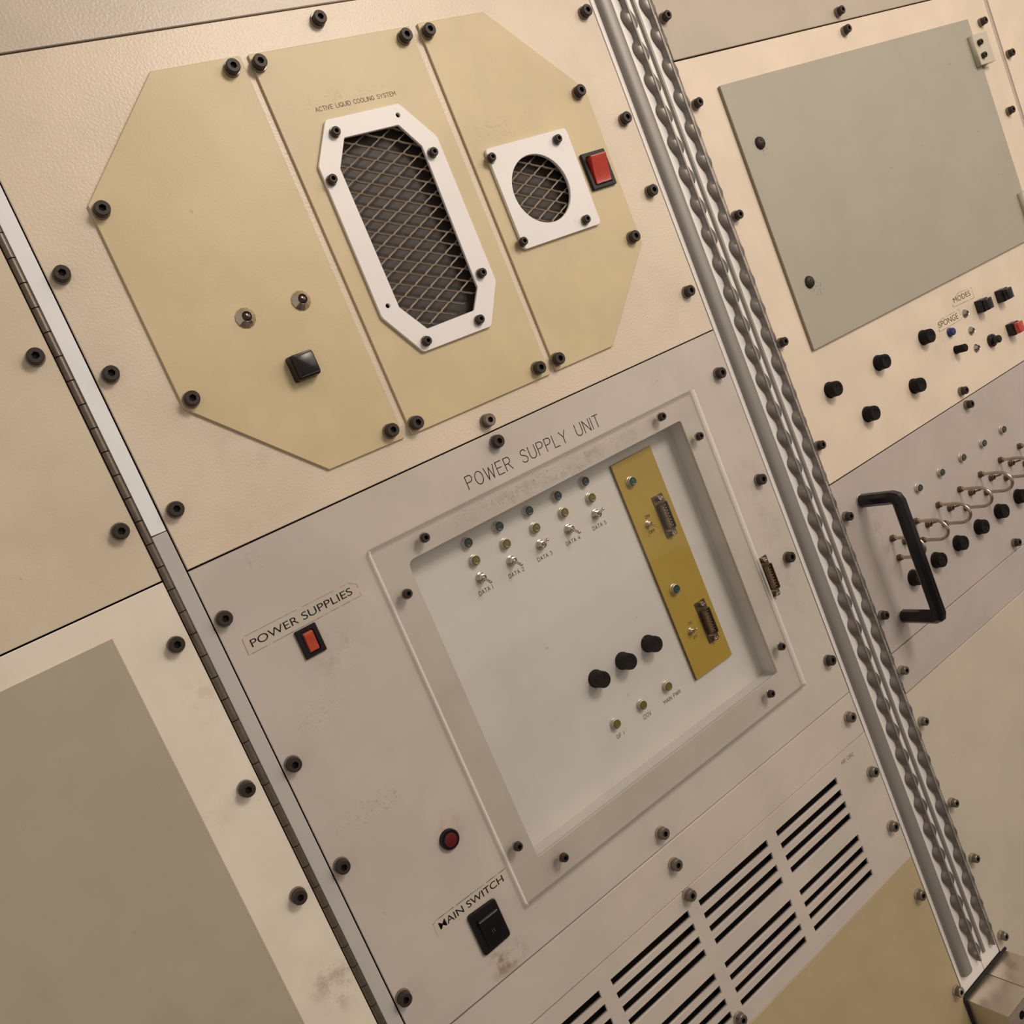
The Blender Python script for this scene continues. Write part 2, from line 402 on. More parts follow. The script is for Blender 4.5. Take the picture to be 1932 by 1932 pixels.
def stroke_text(txt, s, e, top, width, out, mat, parent, name='lettering', gap=.28, space=.62, skip=()):
    """engraved-style writing from baseline start s to baseline end e; top = upper left corner of the first letter"""
    S0 = Vector(s); E0 = Vector(e); u = (E0 - S0); v = Vector(top) - S0; h = v.length
    v = Vector((-u.y, u.x)).normalized() * h
    adv = []; x = 0
    for ch in txt:
        if ch == ' ': x += space; adv.append(None); continue
        adv.append(x); x += G[ch][0] + gap
    tot = x - gap; bm = bmesh.new(); hw = width / 2
    cx, cz = s
    for ci, (ch, a) in enumerate(zip(txt, adv)):
        if a is None or ci in skip: continue
        for st in G[ch][1]:
            pts = [S0 + u * ((a + p[0]) / tot) + v * p[1] for p in st]
            for p, q in zip(pts, pts[1:]):
                d = (q - p).normalized(); nn = Vector((-d.y, d.x)) * hw; ex = d * hw * .7
                lift = -.000004 * (len(bm.faces) % 7)
                vs_ = [bm.verts.new(((c.x - cx) / 1000, lift, (c.y - cz) / 1000)) for c in (p - ex + nn, q + ex + nn, q + ex - nn, p - ex - nn)]
                bm.faces.new(vs_)
    me = bpy.data.meshes.new('m'); bm.to_mesh(me); bm.free()
    return obj(name, me, mat, cx, cz, out + .03, parent)
def font_text(txt, s, e, top, out, mat, parent, name='lettering', bold=0.0, sp=1.0):
    cu = bpy.data.curves.new('t', 'FONT'); cu.body = txt; cu.size = 1; cu.extrude = .004; cu.offset = bold; cu.space_character = sp
    o = bpy.data.objects.new('tmp', cu); S.collection.objects.link(o)
    dg = bpy.context.evaluated_depsgraph_get(); me = bpy.data.meshes.new_from_object(o.evaluated_get(dg))
    bpy.data.objects.remove(o); bpy.data.curves.remove(cu)
    xs = [v.co.x for v in me.vertices]; ys = [v.co.y for v in me.vertices]
    x0, x1, y0, y1 = min(xs), max(xs), min(ys), max(ys)
    S0 = Vector(s); u = Vector(e) - S0; h = (Vector(top) - S0).length; v = Vector((-u.y, u.x)).normalized() * h
    for vt in me.vertices:
        p = u * ((vt.co.x - x0) / (x1 - x0)) + v * ((vt.co.y - y0) / (y1 - y0)); dz = vt.co.z
        vt.co = (p.x / 1000, -(.00003 if dz > 0 else 0), p.y / 1000)
    me.materials.clear()
    return obj(name, me, mat, s[0], s[1], out + .04, parent)
def frame_line(poly, w, out, mat, parent, name='label_outline'):
    """thin grimy outline along the rim of a sticker"""
    cx = sum(p[0] for p in poly) / len(poly); cz = sum(p[1] for p in poly) / len(poly); bm = bmesh.new()
    for p, q in zip(poly, poly[1:] + poly[:1]):
        p = Vector(p); q = Vector(q); n_ = max(2, int((q - p).length / 2.2))
        for k in range(n_):
            if random.random() < .18: continue
            a = p.lerp(q, k / n_); b = p.lerp(q, (k + 1) / n_); d = (b - a).normalized(); nn = Vector((-d.y, d.x)) * w * random.uniform(.3, .75)
            bm.faces.new([bm.verts.new(((c.x - cx) / 1000, 0, (c.y - cz) / 1000)) for c in (a + nn, b + nn, b - nn, a - nn)])
    ret = bmesh.ops.extrude_face_region(bm, geom=bm.faces[:])
    bmesh.ops.translate(bm, verts=[g for g in ret['geom'] if isinstance(g, bmesh.types.BMVert)], vec=(0, -.00004, 0))
    return obj(name, from_bm(bm), mat, cx, cz, out + .02, parent)

# ---------------------------------------------------------------- hardware built once, then copied
def cap_mesh(r, h, hx):
    return lathe([(r * .98, 0), (r, .3), (r, h - .6), (r - .5, h), (hx, h), (hx * .98, h - 2.2), (0, h - 2.2)], 24, hexes=(4, 5))
SC = {}
SC['cap'] = {'L': cap_mesh(4.9, 5.2, 2.4), 'M': cap_mesh(4.2, 5.0, 2.1), 'S': cap_mesh(3.3, 4.2, 1.7)}
SC['washer'] = {'L': lathe([(5.6, 0), (5.6, 1.6), (5.2, 2.2), (3.4, 2.2)], 24), 'M': lathe([(5.0, 0), (5.0, 2.6), (4.6, 3.2), (3.2, 3.2)], 24),
                'S': lathe([(4.0, 0), (4.0, 1.1), (3.7, 1.4), (2.4, 1.4)], 24)}
WH = {'L': 2.0, 'M': 2.9, 'S': 1.2}
CAPM = {}
def two_mat(me, a, b):
    me = me.copy(); me.materials.clear(); me.materials.append(M[a]); me.materials.append(M[b])
    for f in me.polygons:
        c = f.center; 
        f.material_index = 0
    return me
def cap_variant(size, mat):
    k = (size, mat)
    if k not in CAPM:
        me = SC['cap'][size].copy(); me.materials.clear(); me.materials.append(M[mat]); me.materials.append(M['socket'])
        n = 24
        for i, f in enumerate(me.polygons): f.material_index = 1 if i >= 4 * n else 0
        CAPM[k] = me
    return CAPM[k]
WM = {}
def washer_variant(size, mat):
    k = (size, mat)
    if k not in WM:
        me = SC['washer'][size].copy(); me.materials.clear(); me.materials.append(M[mat]); WM[k] = me
    return WM[k]
def screw(parent, x, z, out=0, size='M', mat='cap', washer='washer', jit=True):
    o = obj('cap_screw', cap_variant(size, mat), mat, x, z, out + WH[size] - .4, parent)
    wz = obj('washer', washer_variant(size, washer), washer, x + random.uniform(-.3, .3), z + random.uniform(-.3, .3), out, o)
    a = random.uniform(0, PI)
    o.rotation_euler.y = a; wz.location = Vector((wz.location.x, wz.location.y, wz.location.z))
    return o
def screws(parent, pix, out=0, size='M', mat='cap', washer='washer'):
    h = out + WH[size] + 3.5
    for p in pix: screw(parent, *U(p[0], p[1], h), out, size, mat, washer)

def knob(parent, x, z, out=0, r=7, h=11, ang=0, mat='knob'):
    k = ('knob', r, h)
    if k not in SC:
        bm = bmesh.new(); n = 36; rings = []
        prof = [(r * 1.03, 0), (r * 1.03, 1.2), (r * .97, 1.6), (r * .94, h - .8), (r * .88, h), (r * .55, h), (r * .5, h - .5)]
        for (rr, hh) in prof:
            ring = []
            for q in range(n):
                a = 2 * PI * q / n
                f = 1 - (.035 if (1.3 < hh < h - .1 and q % 2) else 0)
                ring.append(bm.verts.new((rr * f * math.cos(a) / 1000, -hh / 1000, rr * f * math.sin(a) / 1000)))
            rings.append(ring)
        for A, B in zip(rings, rings[1:]):
            for q in range(n): bm.faces.new((A[q], A[(q + 1) % n], B[(q + 1) % n], B[q]))
        bm.faces.new(rings[-1]); SC[k] = from_bm(bm, 30)
        SC[('pointer', r, h)] = box(-.35, .35, r * .1, r * .85, h - .5, h + .12)
    o = obj('knob', SC[k], mat, x, z, out, parent); p = obj('pointer_line', SC[('pointer', r, h)], 'black_gloss', x, z, out, o)
    o.rotation_euler.y = ang; return o

def indicator(parent, x, z, out, lens, r=3.75, h=5.2, ring='zincy'):
    if 'ind' not in SC:
        SC['ind'] = lathe([(r + .9, 0), (r + .9, .8), (r + .3, 1.1), (r + .3, h - 1.6), (r - .1, h - 1.4), (r - .1, h - 2.4)], 24)
    me = ('lens', lens)
    if me not in SC:
        SC[me] = lathe([(r - .08, h - 2.5), (r + .02, h - .9), (r - .7, h), (r - 1.9, h - .35), (0, h + .1)], 12, smooth=10)
    o = obj('indicator_lamp', SC['ind'], ring, x, z, out, parent)
    obj('lens', SC[me], lens, x, z, out, o); return o

def toggle(parent, x, z, out, up=-1, s=1.0, mat='chrome', side=0, tilt=22):
    if ('nut', mat) not in SC:
        SC[('nut', mat)] = lathe([(4.3, 0), (4.3, 1.0), (4.0, 1.3), (4.0, 2.9), (3.5, 3.2), (3.0, 3.2), (3.0, 5.2), (2.3, 5.5), (1.9, 4.6), (0, 4.6)], 24, hexes=(2, 3))
    me = SC[('nut', mat)]
    o = obj('toggle_switch', me, mat, x, z, out, parent); o.scale = (s, s, s)
    key = ('lever', up, side, mat)
    if key not in SC:
        t = math.radians(tilt); L = 11
        dx, dz, do = side * math.sin(t), up * math.sin(t), math.cos(t)
        pts = [(dx * q, dz * q, 4.2 + do * q) for q in (0, L * .5, L - 1.4, L - .5, L)]
        SC[key] = tube(pts, [1.0, 1.1, 1.3, 1.35, .8], 12)
    obj('lever', SC[key], mat, x, z, out, o); return o

def dsub(parent, x, z, out, vertical=True, shell='tin', name='data_connector', label=None):
    if 'dsubP' not in SC:
        holes = [circ(0, 16.65, 1.5, 12), circ(0, -16.65, 1.5, 12)]
        SC['dsubP'] = plate_mesh(rounded(rect(-6.25, -19.6, 6.25, 19.6), .8), [], 0, .9, .15)
        D = rounded([(-4.2, -11.6), (4.2, -12.8), (4.2, 12.8), (-4.2, 11.6)], 1.8)
        Di = rounded([(-3.6, -11.0), (3.6, -12.1), (3.6, 12.1), (-3.6, 11.0)], 1.5)
        SC['dsubS'] = plate_mesh(D, [Di], .8, 6.2, .15)
        SC['dsubB'] = plate_mesh(Di, [], .8, 2.2, 0)
        bm = bmesh.new()
        for row, nn in ((-1.4, 7), (1.4, 8)):
            for q in range(nn):
                zz = (q - (nn - 1) / 2) * 2.77; box_bm(bm, row - .42, row + .42, zz - .42, zz + .42, 2.1, 5.2)
        SC['dsubN'] = from_bm(bm)
        SC['jack'] = lathe([(2.5, 0), (2.5, 3.8), (2.1, 4.2), (1.3, 4.2), (1.2, 2.6), (0, 2.6)], 24, hexes=(0, 1, 2))
    o = obj(name, SC['dsubP'], shell, x, z, out, parent, label)
    obj('shell', SC['dsubS'], shell, x, z, out, o); obj('pin_block', SC['dsubB'], 'pinblock', x, z, out, o)
    obj('pins', SC['dsubN'], 'tin', x, z, out, o)
    for q in (-1, 1): obj('hex_post', SC['jack'], 'chrome', x, z + q * 16.65, out + .8, o)
    return o

def profile_x(prof, x0, x1):
    """solid with side profile (z, out) swept from x0 to x1"""
    bm = bmesh.new(); a = [bm.verts.new((x0 / 1000, -o / 1000, z / 1000)) for z, o in prof]; b = [bm.verts.new((x1 / 1000, -o / 1000, z / 1000)) for z, o in prof]
    n = len(a); bm.faces.new(a); bm.faces.new(b)
    for k in range(n): bm.faces.new((a[k], a[(k + 1) % n], b[(k + 1) % n], b[k]))
    bmesh.ops.recalc_face_normals(bm, faces=bm.faces)
    bmesh.ops.bevel(bm, geom=[e for e in bm.edges if e.calc_face_angle(0) > .6], offset=.0004, segments=2, affect='EDGES')
    return from_bm(bm, 35)
def rocker(parent, x, z, out, w, h, iw, ih, mat, top=6.0, low=2.6, label=None, r=1.2, bez=2.2):
    o = plate('rocker_switch', rounded(rect(x - w / 2, z - h / 2, x + w / 2, z + h / 2), r), [rounded(rect(x - iw / 2 - .5, z - ih / 2 - .5, x + iw / 2 + .5, z + ih / 2 + .5), .8)],
              out, out + bez, 'black', parent, .7, label)
    m = ih / 2
    prof = [(-m, .3), (-m, low)] + [(-m + ih * t, low + (top - low) * (t ** 1.6)) for t in (.15, .35, .5, .65, .8, .92)] + [(m, top - .5), (m, .3)]
    obj('rocker', profile_x(prof, -iw / 2, iw / 2), mat, x, z, out, o)
    return o

# ================================================================ THE SETTING
EXT = dict(L=-260, R=1480, T=470, B=-1010)
wall = obj('wall_back', box(EXT['L'], EXT['R'], EXT['B'], EXT['T'], -60, -45), 'dark', 0, 0, 0); tag(wall, kind='structure')
fl = bpy.data.meshes.new('f'); bm = bmesh.new(); box_bm(bm, -2500, 4000, -1650, -1600, 60, 4500)
floor = obj('floor', from_bm(bm), 'floor', 0, 0, -60); tag(floor, kind='structure')

XL, XR = 114.0, 617.0               # centre column
CX0, CX1 = 618.0, 686.6             # channel between the columns
RX = 688.0                          # right column

# ================================================================ CENTRE COLUMN
top = tag(plate('wall_panel', rect(XL + .35, 291.9, XR - .35, EXT['T']), [], -3, 0, 'top', bevel=.5),
    'pale textured panel across the very top, above the three yellow plates', 'panel')
oct_out = rounded([U(*p, 4) for p in [(612.5, 227), (751, 195.5), (824, 258), (935, 530), (926.5, 616), (799, 665), (719.5, 600), (600, 315)]], [4, 4, 7, 7, 4, 4, 7, 5])
oct_in_p = [U(*p, 4) for p in [(649, 261), (751, 237), (795.4, 277), (900, 543), (893.4, 586), (805.6, 620.4), (752.6, 580), (641.7, 319.6)]]
oct_in = rounded(oct_in_p, 1.6)
ocx = sum(p[0] for p in oct_in_p) / 8; ocz = sum(p[1] for p in oct_in_p) / 8
oct_big = [(ocx + (p[0] - ocx) * 1.12, ocz + (p[1] - ocz) * 1.05) for p in oct_in_p]
FX, FZ, FR = 489.6, 122.0, 27.8
cream = tag(plate('instrument_panel', rect(XL + .35, -39.0, XR - .35, 290.9), [oct_big, circ(FX, FZ, FR + 4)], -3, 0, 'cream', bevel=.5),
    'large cream panel carrying the three yellow plates', 'panel')
screws(cream, [(604, 32), (1108, 19), (1183, 221), (1233, 358), (1303, 548), (333, 960), (210, 704), (117, 515)], 0, 'L')
screws(cream, [(924, 792)], 0, 'L', 'cap_lit')
# three yellow plates
yl = [(228, 265.6), (291.6, 265.6), (291.0, -17.2), (228.4, -16.6), (155.3, 56.2), (154.6, 193.1)]
p1 = tag(plate('cover_plate', rounded(yl, 1.2), [], .1, 2.2, 'yellow', bevel=.5),
    'yellow plate with cut left corners, two chrome lamps and a square black button', 'plate')
screws(p1, [(440, 124), (193, 393), (363, 751), (741, 811)], 2.2, 'L')
p2 = tag(plate('cover_plate', rounded(rect(297.2, -17.4, 431.5, 265.2), 1.2), [oct_big], .1, 2.2, 'yellow', bevel=.5),
    'middle yellow plate under the tall octagonal grille', 'plate')
screws(p2, [(491, 115), (767, 65), (788, 797), (1020, 693)], 2.2, 'L')
yr = [(437.6, -17), (500.7, -16.8), (572.4, 54.5), (574.5, 190), (502.8, 266), (438.6, 266)]
p3 = tag(plate('cover_plate', rounded(yr, 1.2), [circ(FX, FZ, FR + 4)], .1, 2.2, 'yellow', bevel=.5),
    'right yellow plate with cut right corners, round grille and red switch', 'plate')
screws(p3, [(811, 55), (1096, 170), (1199, 445), (1056, 676)], 2.2, 'L')
# chrome bezelled lamps + square button on the left plate
bz = lathe([(7.0, 0), (7.0, .8), (3.7, 4.4), (3.4, 4.2), (3.4, 2.5)], 12, smooth=5)
ln = lathe([(3.5, 1.5), (3.5, 3.3), (2.2, 4.0), (0, 4.2)], 20)
for px in ((465, 598), (570, 565)):
    x, z = U(*px, 5); o = obj('indicator_lamp', bz, 'chrome', x, z, 2.2, p1); obj('lens', ln, 'maroon', x, z, 2.2, o)
x, z = U(579, 686, 13)
o = obj('push_button', taper(rounded(rect(-9.2, -9.2, 9.2, 9.2), 2.0), rounded(rect(-8.7, -8.7, 8.7, 8.7), 2.2), 0, 7.5, .6), 'black_gloss', x, z, 2.2, p1, 'square black push button')
obj('button_cap', taper(rounded(rect(-8.0, -8.0, 8.0, 8.0), 1.8), rounded(rect(-6.9, -6.9, 6.9, 6.9), 1.6), 7.2, 11.5, .5), 'black_gloss', x, z, 2.2, o)
c1 = crop(580, 160, 5.084)
stroke_text('ACTIVE LIQUID COOLING SYSTEM', c1(85, 262, 2), c1(848, 100, 2), c1(76, 222, 2), .42, 2.2, 'ink_brown', p2, gap=.24)
# expanded metal behind both grilles
def lattice(cx, cz, rx, rz, ax, az, parent, inside):
    bm = bmesh.new(); A = Vector((11.6, -4.95)); B = Vector((11.6, 4.95)); cnt = 0
    for i in range(-14, 15):
        for j in range(-14, 15):
            p = Vector((ax, az)) + A * i + B * j
            for d, hgt in ((A, 0), (B, .5)):
                q = p + d
                if not (inside(p.x, p.y) or inside(q.x, q.y)): continue
                u = d.normalized(); nn = Vector((-u.y, u.x)); m = p.lerp(q, .5); sgn = 1 if d is A else -1
                # a strand of the mesh: twisted flat, one end proud of the other, with a short bond at each node
                pts = [p + Vector((-1.2, 0)), p + Vector((1.5, .25 * (1 if d is B else -1))), p + u * 3.6, m, q - u * 3.6, q - Vector((1.5, .25 * (1 if d is B else -1))), q + Vector((1.2, 0))]
                hs = [.5, .6, .2, 0, .2, .6, .5]
                prev = None
                for k, (c, h_) in enumerate(zip(pts, hs)):
                    wv = .5
                    ring = [bm.verts.new(((c + nn * s1 * wv).x / 1000 - cx / 1000, -(h_ + s2 * .6 + s1 * sgn * .35) / 1000, (c + nn * s1 * wv).y / 1000 - cz / 1000)) for s1, s2 in ((-1, -1), (1, -1), (1, 1), (-1, 1))]
                    if prev:
                        for a in range(4): bm.faces.new((prev[a], prev[(a + 1) % 4], ring[(a + 1) % 4], ring[a]))
                    prev = ring
    return obj('expanded_mesh', from_bm(bm), 'mesh', cx, cz, -1.6, parent)
def in_poly(poly):
    def f(x, z):
        c = False; j = len(poly) - 1
        for i in range(len(poly)):
            xi, zi = poly[i]; xj, zj = poly[j]
            if (zi > z) != (zj > z) and x < (xj - xi) * (z - zi) / (zj - zi) + xi: c = not c
            j = i
        return c
    return f
g1 = tag(plate('grille_frame', oct_out, [oct_in] + [circ(*U(*p, 5), 1.7, 14) for p in ((751, 217), (732, 577))], 2.4, 5.0, 'alu_plate', bevel=.35),
    'tall octagonal aluminium frame with diamond mesh on the middle yellow plate', 'grille')
screws(g1, [(635, 246), (820, 285), (629, 336), (912, 513), (908, 601), (808, 642)], 5.0, 'S')
lattice(ocx, ocz, 40, 80, 348.7, 191.8, g1, in_poly([(ocx + (p[0] - ocx) * 1.05, ocz + (p[1] - ocz) * 1.02) for p in oct_in_p]))
plate('backing_film', [(ocx + (p[0] - ocx) * 1.2, ocz + (p[1] - ocz) * 1.08) for p in oct_in_p], [], -9, -8, 'film', g1, label='dark glossy film behind the mesh')
for p in ((751, 217), (732, 577)):
    x, z = U(*p, 5); obj('screw_hole', lathe([(1.8, 0), (0, .02)], 14), 'dark', x, z, 2.5, g1)
fan_out = rounded([(451, 80.6), (534.6, 80.6), (536.0, 163), (451.4, 163)], 3.5)
g2 = tag(plate('grille_frame', fan_out, [circ(FX, FZ, FR, 64)], 2.4, 5.4, 'alu_plate', bevel=.35),
    'square aluminium plate with a round mesh opening on the right yellow plate', 'grille')
screws(g2, [(930, 295), (1055, 260), (1109, 412), (990, 454)], 5.4, 'S')
lattice(FX, FZ, 30, 30, *crop(860, 220, 5.084)(735, 565, -1), g2, in_poly(circ(FX, FZ, FR + 2)))
plate('backing_film', circ(FX, FZ, FR + 6, 40), [], -9, -8, 'film', g2, label='dark glossy film behind the mesh')
rocker(p3, 554, 123.4, 2.2, 27, 31, 17.5, 22.5, 'red', 9.0, 4.0, 'bright red rocker switch in a black bezel', 1.2, 3.0)

# ---- grey power supply panel
RO = [(254.4, -347.6), (541.4, -347.6), (541.8, -99.6), (254.8, -99.6)]
RO_r = rounded(RO, [2.5, 2.5, 2.5, 6])
psu = tag(plate('power_supply_panel', rect(XL + .35, -408.9, XR - .35, -40.0), [RO_r], -3, 0, 'grey', bevel=.4),
    'grey panel lettered POWER SUPPLY UNIT around the recessed window', 'panel')
screws(psu, [(941, 832), (1362, 703), (1439, 904), (1493, 1051), (1570, 1246), (425, 1167), (556, 1443)], 0, 'L')
screws(psu, [(648, 1636), (765, 1886)], 0, 'L')
screws(psu, [(1254, 1573)], 0, 'L', 'cap_lit', 'washer_zinc')
c2 = crop(640, 640, 3.019)
stroke_text('POWER SUPPLY UNIT', c2(742, 857), c2(1492, 492), c2(712, 787), .72, 0, 'ink', psu, gap=.26, space=.85)
# label POWER SUPPLIES
c3 = crop(440, 1080, 6.9)
lab = [c3(*p) for p in [(205, 1078), (115, 875), (150, 830), (1490, 142), (1600, 150), (1665, 297)]]
t = plate('sticker', lab, [], .05, .2, 'tape', psu, 0, 'clear sticker reading POWER SUPPLIES'); frame_line(lab, .3, .2, 'tape_edge', t)
font_text('POWER SUPPLIES', c3(252, 978), c3(1558, 282), c3(203, 885), .2, 'ink', t, bold=-.002)
rocker(psu, 166.4, -117.0, 0, 16.0, 20.6, 7.0, 13.5, 'red_orange', 4.0, 3.0, 'small orange-red rocker switch in a black bezel', .8, 2.2)
# round red indicator
x, z = U(850, 1584.5, 3)
o = obj('pilot_lamp', lathe([(7.6, 0), (7.6, 2.4), (6.9, 3.3), (5.4, 3.3), (5.2, 2.6)], 32), 'black_gloss', x, z, 0, psu, 'round black lamp with a dark red lens')
obj('lens', lathe([(5.4, 1.5), (5.2, 3.1), (3.5, 3.5), (0, 3.6)], 28), 'red_deep', x + .3, z - .2, 0, o)
# label MAIN SWITCH
c4 = crop(780, 1500, 5.367)
lab = [c4(*p) for p in [(250, 1440), (200, 1310), (225, 1270), (930, 740), (985, 800)]]
t = plate('sticker', lab, [], .05, .2, 'tape', psu, 0, 'clear sticker reading MAIN SWITCH'); frame_line(lab[1:4] + lab[2:3], .3, .2, 'tape_edge', t)
font_text('MAIN SWITCH', c4(277, 1364), c4(917, 868), c4(243, 1302), .2, 'ink', t, bold=.004)
ms = plate('rocker_switch', rounded([(184.3, -384), (209.3, -383), (209.3, -350.8), (184.3, -349.8)], 3), [], 0, 2.6, 'black', psu, .8, 'large black rocker switch below the MAIN SWITCH sticker')
obj('rocker', profile_x([(-13, .3), (-13, 3.2), (2, 3.6), (8, 4.8), (9.5, 5.6), (10.5, 5.0), (10.5, .3)], -8.5, 8.5), 'black_gloss', 197.8, -367.5, 0, ms)
stroke_text('II', (196.9, -371.6), (198.7, -371.6), (196.9, -368.8), .3, 3.75, 'ink_soft', ms, gap=1.0)
dx_, dz_ = U(1451, 1088, 1)
dsub(psu, dx_, dz_, 0, shell='brass', label='dark brass-coloured connector at the edge of the clear cover')

# ---- recessed tray behind the panel
tx0, tx1, tz0, tz1 = 252.5, 543.0, -349.4, -98.0
TD = -20.0
bm = bmesh.new()
cx, cz = (tx0 + tx1) / 2, (tz0 + tz1) / 2
box_bm(bm, tx0 - cx, tx1 - cx, tz0 - cz, tz1 - cz, TD - 2, TD)
tray = obj('recessed_tray', from_bm(bm), 'tray', cx, cz, 0)
tag(tray, 'shallow light grey tray set behind the clear cover', 'tray')
for nm, b in (('side_wall', (tx0 - 2 - cx, tx0 - cx, tz0 - cz, tz1 - cz, TD - 2, -3.05)), ('side_wall', (tx1 - cx, tx1 + 2 - cx, tz0 - cz, tz1 - cz, TD - 2, -3.05)),
              ('top_wall', (tx0 - cx, tx1 - cx, tz1 - cz, tz1 + 2 - cz, TD - 2, -3.05)), ('bottom_wall', (tx0 - cx, tx1 - cx, tz0 - 2 - cz, tz0 - cz, TD - 2, -3.05))):
    obj(nm, box(*b), 'tray', cx, cz, 0, tray)
for k in range(5):
    x = 313.6 + k * 30.6
    indicator(tray, x, -110.6, TD, 'teal'); indicator(tray, x, -125.6, TD, 'yellow_lens')
    toggle(tray, x - .6, -140.2, TD, up=(1 if k in (2, 4) else -1))
c5 = crop(840, 860, 5.682)
for nme, s, e, t_ in (('DATA 1', (374, 1502), (516, 1420), (358, 1460)), ('DATA 2', (692, 1314), (850, 1228), (680, 1275)), ('DATA 3', (1000, 1137), (1152, 1055), (988, 1098)),
                     ('DATA 4', (1305, 966), (1450, 888), (1292, 930)), ('DATA 5', (1590, 802), (1730, 727), (1578, 764))):
    stroke_text(nme, c5(*s, TD), c5(*e, TD), c5(*t_, TD), .44, TD, 'ink', tray)
for x in (373.7, 404.4, 435.2): knob(tray, x, -262.2, TD, 7.4, 12, random.uniform(-1, 1))
c6 = crop(1060, 1100, 5.367)
for px, txt, s, e, t_ in (((575, 1430), 'GF 1', (565, 1580), (635, 1532), (552, 1545)), ((842, 1238), '120V', (836, 1384), (910, 1330), (818, 1345)), ((1098, 1048), 'MAIN PWR', (1042, 1230), (1207, 1108), (1030, 1195))):
    x, z = c6(*px, TD + 6); indicator(tray, x, z, TD, 'yellow_lens')
    stroke_text(txt, c6(*s, TD), c6(*e, TD), c6(*t_, TD), .40, TD, 'ink', tray)
# mustard strip in the tray
gx0, gx1, gz0, gz1 = 466.8, 514.2, -315.0, -109.6
gold = tag(plate('connector_strip', rect(gx0, gz0, gx1, gz1), [], TD + .1, TD + 3, 'gold', bevel=.3, edge='gold_dark'),
    'tall mustard yellow strip with two connectors inside the recessed tray', 'plate')
GO = TD + 3
for px in ((1196.8, 907.6), (1279.4, 1111.2)): indicator(gold, *U(*px, GO + 6), GO, 'green_lens')
c7 = crop(1140, 820, 5.367)
dsub(gold, 500.2, -170.6, GO, label='pale metal connector, upper of two on the mustard strip')
dsub(gold, 500.8, -274.0, GO, label='pale metal connector, lower of two on the mustard strip')
toggle(gold, *c7(462, 905, GO + 3), GO, up=-1, s=.72, side=.2)
toggle(gold, *c6(1325, 488, GO + 3), GO, up=1, s=.72, side=.0)
stroke_text('ON', c7(420, 856, GO), c7(462, 832, GO), c7(408, 828, GO), .5, GO, 'ink', gold)
stroke_text('OFF', c7(466, 1006, GO), c7(517, 980, GO), c7(455, 980, GO), .5, GO, 'ink', gold)
stroke_text('ON', c6(1283, 430, GO), c6(1320, 410, GO), c6(1272, 402, GO), .42, GO, 'ink_brown', gold)
stroke_text('OFF', c6(1333, 572, GO), c6(1378, 548, GO), c6(1322, 545, GO), .42, GO, 'ink_brown', gold)

# ---- clear cover
ac = tag(plate('clear_cover', rounded([(229.9, -371.4), (564.2, -371.4), (564.9, -79.2), (229.9, -79.2)], .6), [], .6, 5.6, 'acrylic', bevel=.3, edge='acrylic_edge'),
    'clear acrylic cover screwed over the recessed tray', 'cover')
screws(ac, [(804, 1014), (1252, 785), (1323, 822), (771, 1120), (980, 1598), (1067, 1619), (1458, 1309), (1478, 1220)], 5.6, 'S', 'cap', 'washer_zinc')

# ---- blank strip, vent panel, tan panel
bs = tag(plate('blank_strip', rect(XL + .35, -452.4, XR - .35, -409.9), [], -3, 0, 'grey_lower', bevel=.4),
    'narrow grey strip between the lettered panel and the slotted vent', 'panel')
screws(bs, [(1278.5, 1632.5), (1608, 1353.5)], 0, 'L', 'cap_lit', 'washer_zinc')
slots = []
for gx in (268.6, 370.8, 472.9):
    for gz in (-469.4, -482.1, -494.9, -507.5, -531.4, -544.1, -556.9, -569.8): slots.append(rect(gx, gz - 6.6, gx + 89, gz))
for gz in (-469.4, -482.1, -494.9, -507.5, -531.4, -544.1, -556.9, -569.8): slots.append(rect(166.8, gz - 6.6, 255.8, gz))
vp = tag(plate('vent_panel', rect(XL + .35, -592.7, XR - .35, -453.1), slots, -3, 0, 'grey_lower', bevel=.2),
    'grey panel cut with rows of dark horizontal vent slots', 'panel')
screws(vp, [(1305, 1690), (1651, 1457), (1689, 1560), (1401, 1925)], 0, 'L', 'cap_lit', 'washer_zinc')
plate('vent_shade_sheet', rect(160, -588, 575, -458), [], -9, -7.5, 'dark', vp, 0, 'black sheet added for the shade behind the slots')  # near-black sheet stands in for the shade inside the vent
c8 = crop(1560, 1400, 24.15)
stroke_text('AIR CIRC', c8(690, 1040), c8(1230, 600), c8(640, 900), .5, 0, 'ink_soft', vp)
tn = tag(plate('wall_panel', rect(XL + .35, EXT['B'], XR - .35, -593.4), [], -3, 0, 'tan', bevel=.4),
    'tan panel below the slotted vent', 'panel')
screws(tn, [(1740.5, 1690), (1812.5, 1872)], 0, 'L', 'cap_lit', 'washer_zinc')

# ================================================================ LEFT COLUMN
HX = 100.6
tag(plate('filler_strip', rect(103.2, -10.4, XL - .8, EXT['T']), [], -3, .2, 'strip_lit', bevel=.3), 'metal strip with a bright reflection in its colour, upper, between hinge and cream panel', 'strip')
tag(plate('filler_strip', rect(103.2, EXT['B'], XL - .8, -10.9), [], -3, .2, 'strip_unlit', bevel=.3), 'metal strip coloured without the reflection, lower, beside the long hinge', 'strip')
hg = link(bpy.data.objects.new('piano_hinge', None), HX, -350, 0)
tag(hg, 'long dark steel piano hinge running beside the left panels', 'hinge')
hb = obj('hinge_leaf', box(-2.4, 2.4, EXT['B'] + 350, EXT['T'] + 350, -3, -1.2), 'hinge_joint', HX, -350, 0, hg)
km = tube([(0, -7.5, 0), (0, 7.5, 0)], 2.35, 14)
zz = 111.4 + 15.7 * 8
while zz > -700:
    obj('knuckle', km, 'hinge', HX + random.uniform(-.06, .06), zz - 7.85, -.4, hg); zz -= 15.7
